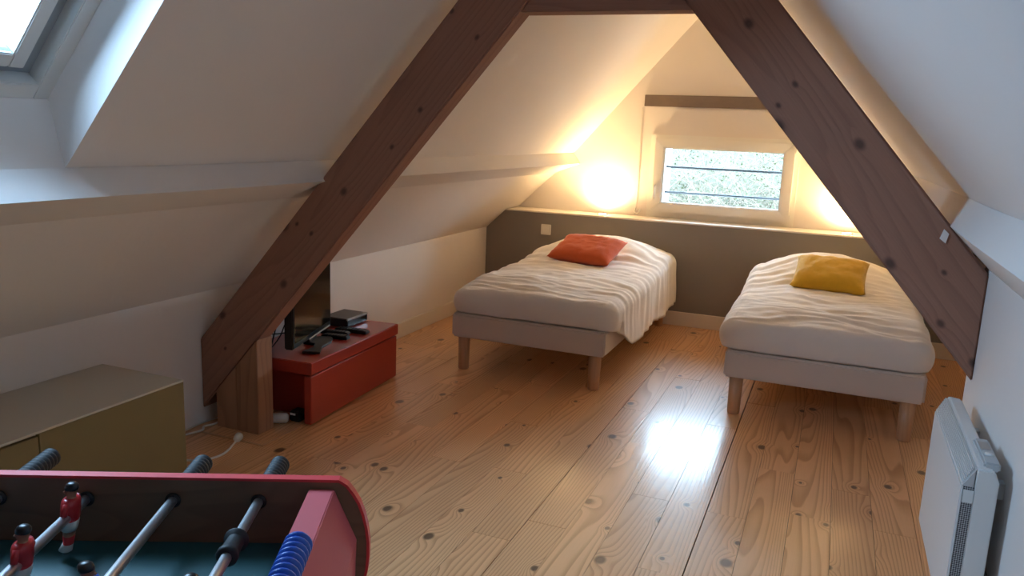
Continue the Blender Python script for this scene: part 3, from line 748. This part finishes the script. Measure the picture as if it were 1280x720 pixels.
# ================================================================== FOOSBALL TABLE
b0 = Vector((-.692, 1.005, 0)); FA = math.atan2(.42453, .90541)
ft = empty('foosball_table', b0, FA); tag(ft, 'foosball table with red edges, brown sides and teal playing field', 'foosball table')
FW = .62; FL = -1.16           # across, and mirrored end
def end_profile():
    return [(0, .850), (.012, .842), (.022, .828), (.031, .812), (.038, .792), (.043, .770), (.046, .745), (.046, .720), (.044, .695), (.039, .672), (.030, .648), (.016, .622), (0, .600)]
ep = end_profile(); prof = ep + [(FL-x, z) for x, z in reversed(ep)]
for y0, y1 in ((-.009, .006), (-FW-.006, -FW+.009)):
    sp = MB().prism(prof, y0, y1).build('side_panel', 'fooswood', ft)
    band = MB(); n = len(prof); v = []; f = []
    cx_, cz_ = FL/2, .725
    for y in (y0-.001, y1+.001):
        for d in (-.0015, .003):
            for i, (x, z) in enumerate(prof):
                a = Vector((prof[i-1][0], prof[i-1][1])); c = Vector((prof[(i+1) % n][0], prof[(i+1) % n][1])); t = (c-a).normalized(); nn = Vector((-t.y, t.x))
                v.append((x+nn.x*d, y, z+nn.y*d))
    for i in range(n):
        j = (i+1) % n; q = [(0, 1), (1, 3), (3, 2), (2, 0)]
        for p, r_ in q: f.append((p*n+i, p*n+j, r_*n+j, r_*n+i))
    band.add(v, f).build('edge_band', 'foosband', sp)
MB().prism([(-.047, .62), (-.047, .838), (-.007, .838), (.029, .752), (.025, .62)], -FW+.012, -.012).build('end_wall', 'foosred', ft, .0015)
MB().prism([(FL+.047, .62), (FL+.047, .838), (FL+.007, .838), (FL-.029, .752), (FL-.025, .62)], -FW+.012, -.012).build('end_wall', 'foosred', ft, .0015)
MB().box(FL+.046, -.046, -FW+.011, -.011, .725, .742).build('playing_field', 'field', ft)
MB().box(FL+.03, -.03, -FW+.02, -.02, .60, .64).build('bottom_panel', 'fooswood', ft)
for lx in (FL+.06, -.12):
    for ly in (-FW+.02, -.09):
        MB().prism([(lx, .62), (lx+.07, .62), (lx+.06, .0), (lx+.01, .0)], ly, ly+.07).build('leg', 'fooswood', ft, .004)
def player_mesh(name, shirt):
    mb = MB(); n = 14
    #      z      rx    ry     dx   mat (0 hair 1 skin 2 shirt 3 shorts 4 socks 5 shoe)
    R_ = [(.0525, .001, .001, -.001, 0), (.052, .006, .0055, -.001, 0), (.049, .0092, .0085, -.0005, 0), (.0445, .0100, .0092, 0, 0), (.0415, .0097, .009, .0005, 0), (.0412, .0088, .0082, .0008, 1), (.036, .0085, .0078, .001, 1), (.032, .0068, .0065, .0005, 1), (.0285, .0062, .007, 0, 1),
          (.028, .0085, .012, 0, 2), (.025, .0115, .0175, 0, 2), (.019, .0125, .0195, 0, 2), (.010, .0130, .0185, 0, 2), (0, .0130, .0165, 0, 2), (-.007, .0122, .0155, 0, 2), (-.0075, .0128, .0162, 0, 3), (-.016, .0120, .0155, 0, 3), (-.024, .0105, .0135, 0, 3), (-.0245, .0088, .0112, 0, 1), (-.034, .0078, .0100, 0, 1), (-.0345, .0082, .0105, 0, 4), (-.048, .0070, .0090, 0, 4), (-.0485, .0080, .0098, .001, 5), (-.053, .0085, .0090, .002, 5), (-.0595, .0098, .0095, .0038, 5), (-.061, .008, .008, .0038, 5)]
    v = []
    for z, rx, ry, dx, mi in R_:
        for k in range(n):
            th = 2*math.pi*k/n; v.append((dx+rx*math.cos(th), ry*math.sin(th), z))
    o = len(mb.v); mb.add(v, [])
    for i in range(len(R_)-1):
        for k in range(n):
            mb.f.append((i*n+k, (i+1)*n+k, (i+1)*n+(k+1) % n, i*n+(k+1) % n)); mb.mi.append(R_[i+1][4] if R_[i][4] != 0 or R_[i+1][4] != 1 else 0); mb.sm.append(True)
    mb.f.append([k for k in range(n)]); mb.mi.append(0); mb.sm.append(True)
    mb.f.append([(len(R_)-1)*n+k for k in range(n)]); mb.mi.append(5); mb.sm.append(True)
    # arms and nose
    for s in (-1, 1):
        mb.tube([(0, s*.016, .024), (-.001, s*.0205, .014), (.001, s*.0195, .002), (.003, s*.016, -.010)], [.0045, .0052, .0045, .0036], 8, 2)
    mb.tube([(.0085, 0, .037), (.0112, 0, .0345)], .0018, 6, 1)
    return mb.mesh(name, ['black', 'skin', shirt, 'pl_white', shirt, 'pl_white'])
pm_red = player_mesh('player_red', 'pl_red'); pm_blue = player_mesh('player_blue', 'pl_blue')
ribs = []
for i in range(9):
    h = i*.0105; ribs += [(h, .0135), (h+.002, .0168), (h+.0075, .0168), (h+.0095, .0135)]
hm = MB().lathe([(0, .010), (.002, .013)] + [(h+.004, r) for h, r in ribs] + [(.102, .0125), (.106, .006)], (0, 0, 0), 'y', 18).mesh('handle', 'blackmat')
bump_m = MB().lathe([(-.012, .012), (-.009, .018), (-.005, .018), (-.003, .013), (.0, .0125), (.03, .0135), (.032, .0155), (.040, .0155), (.042, .012)], (0, 0, 0), 'y', 20).mesh('bumper', 'blackmat')
bear_m = MB().lathe([(-.003, .0115), (.0, .0125), (.003, .0115)], (0, 0, 0), 'y', 20).mesh('bearing', 'blackmat')
RZ = .815
lay = {0: (1, [-.31], [-.140, -.49], pm_blue), 1: (1, [-.285, -.41], [-.50], pm_blue), 2: (-1, [-.063, -.194, -.33], [-.40], pm_red), 3: (1, [-.10, -.20, -.30, -.40, -.50], [], pm_blue),
       4: (-1, [-.12, -.22, -.32, -.42, -.52], [], pm_red), 5: (1, [-.17, -.31, -.45], [], pm_blue), 6: (-1, [-.2, -.42], [], pm_red), 7: (-1, [-.31], [], pm_red)}
for k, (side, ps, bs, pm) in lay.items():
    x = -.127-.1345*k
    if x < FL+.08: x = FL+.10
    ya, yb = (-FW-.05, .055) if side > 0 else (-FW-.055, .03)
    if k == 2: yb = .012
    rod = MB().tube([(x, ya, RZ), (x, yb+.02, RZ)], .0078, 16).build('rod', 'chrome', ft)
    for y in ps:
        o = link('player', pm, rod); o.location = (x, y, RZ); o.rotation_euler = (0, random.uniform(-.14, .14) if k != 2 else -.12, math.pi if pm is pm_red else 0)
    for y in bs:
        o = link('bumper', bump_m, rod); o.location = (x, y, RZ); o.rotation_euler = (0, 0, math.pi if y > -.3 else 0)
    o = link('handle', hm, rod)
    if side > 0: o.location = (x, .035 if k != 3 else .05, RZ)
    else: o.location = (x, -FW-.05, RZ); o.rotation_euler = (0, 0, math.pi)
    for y in (-.0125, -FW+.0125):
        o = link('bearing', bear_m, rod); o.location = (x, y, RZ)
# scoring beads on a rod above the end wall
sr = MB().tube([(-.019, -.208, .858), (-.019, -.455, .858)], .004, 10)
sr.box(-.025, -.013, -.213, -.207, .834, .866); sr.box(-.025, -.013, -.457, -.451, .834, .866)
sro = sr.build('score_rod', 'bead', ft)
bdm = MB().lathe([(-.0062, .008), (-.0048, .0138), (-.002, .0195), (.002, .0195), (.0048, .0138), (.0062, .008)], (0, 0, 0), 'y', 20).mesh('bead', 'bead')
bdt = MB().lathe([(-.0008, .0197), (.0008, .0197)], (0, 0, 0), 'y', 20).mesh('spacer', 'pl_white')
for i in range(10):
    o = link('bead', bdm, sro); o.location = (-.019, -.222-i*.0128, .858)

# ================================================================== OUTSIDE
tag(MB().box(-14, 12, 6.7, 24, -1.7, -1.5).build('garden_ground', 'earth'), 'green garden ground outside below the window', 'ground', kind='structure')
bank = MB(); nx, ny = 40, 16; v = []
for j in range(ny+1):
    for i in range(nx+1):
        x = -11+20*i/nx; y = 10.2+7*j/ny
        z = -1.5+3.6*min(1, j/ny*1.6)**.8+.25*noise.noise(Vector((x*.7, y*.7, 3)))
        v.append((x, y, z))
bank.add(v, [(j*(nx+1)+i, j*(nx+1)+i+1, (j+1)*(nx+1)+i+1, (j+1)*(nx+1)+i) for j in range(ny) for i in range(nx)], 0, True)
tag(bank.build('garden_bank', 'earth'), 'overgrown green bank rising behind the garden', 'bank', kind='structure')
hb = MB(); rng = random.Random(5)
def bank_z(y): return -1.5+3.6*min(1, max(0, (y-10.2)/7)*1.6)**.8
V = []; F = []; MI = []
def strip(p, d, L_, r, droop, mi):
    pts = []; q = Vector(p); dd = Vector(d).normalized()
    for i in range(6):
        pts.append(q.copy()); q = q+dd*L_/5; dd = (dd+Vector((rng.uniform(-.18, .18), rng.uniform(-.18, .18), rng.uniform(-.1, .1)-droop))).normalized()
    o = len(V)
    for i, a in enumerate(pts):
        t = (pts[min(i+1, 5)]-pts[max(i-1, 0)]).normalized(); s = t.cross(Vector((0, 0, 1))).normalized(); u = s.cross(t)
        rr = r*(1-i*.13)
        for k in range(3):
            th = k*2.094; V.append(a+(s*math.cos(th)+u*math.sin(th))*rr)
    for i in range(5):
        for k in range(3): F.append((o+i*3+k, o+i*3+(k+1) % 3, o+i*3+3+(k+1) % 3, o+i*3+3+k)); MI.append(mi)
    return pts
for i in range(9000):
    x = rng.uniform(-7.5, 3.5); y = rng.uniform(9.0, 12.2); z0 = max(-1.5, bank_z(y))+rng.uniform(-.1, 1.15)
    d = (rng.uniform(-1, 1), rng.uniform(-.8, .4), rng.uniform(-.2, 1.1))
    pts = strip((x, y, z0), d, rng.uniform(.4, 1.3), rng.uniform(.0025, .0065), rng.uniform(.02, .16), 0)
    for j in range(5):
        p = rng.choice(pts)+Vector((rng.uniform(-.06, .06), rng.uniform(-.06, .06), rng.uniform(-.06, .06)))
        a = Vector((rng.uniform(-1, 1), rng.uniform(-1, 1), rng.uniform(-.4, .6))).normalized(); b = a.cross(Vector((rng.uniform(-1, 1), rng.uniform(-1, 1), rng.uniform(-1, 1)))).normalized()
        l = rng.uniform(.02, .045); w = l*.4; o = len(V)
        V += [p, p+a*l*.5+b*w, p+a*l, p+a*l*.5-b*w]; F.append((o, o+1, o+2, o+3)); MI.append(1)
hb.v = V; hb.f = F; hb.mi = MI; hb.sm = [False]*len(F)
ho = hb.build('bramble_hedge', ['bark', 'leafm']); tag(ho, 'tangled grey-green bramble hedge seen through the small window', 'hedge', kind='stuff')
# bare tree beyond the skylight
V = []; F = []; MI = []; rng = random.Random(11)
tx, ty = -9.6, 5.9
def grow(p, d, L_, r, lev):
    pts = strip(p, d, L_, r, -.02, 0)
    if lev == 0: return
    for i in range(4 if lev > 1 else 5):
        q = pts[rng.randint(2, 5)]; nd = (pts[-1]-pts[0]).normalized()+Vector((rng.uniform(-.9, .9), rng.uniform(-.9, .9), rng.uniform(-.2, .7)))
        grow(q, nd, L_*rng.uniform(.5, .75), r*.5, lev-1)
tb = MB(); grow((tx, ty, -1.5), (0, 0, 1), 1.9, .12, 4)
tb.v = V; tb.f = F; tb.mi = MI; tb.sm = [False]*len(F)
tag(tb.build('bare_tree', 'treebark'), 'dark bare twigged tree seen low through the skylight', 'tree')
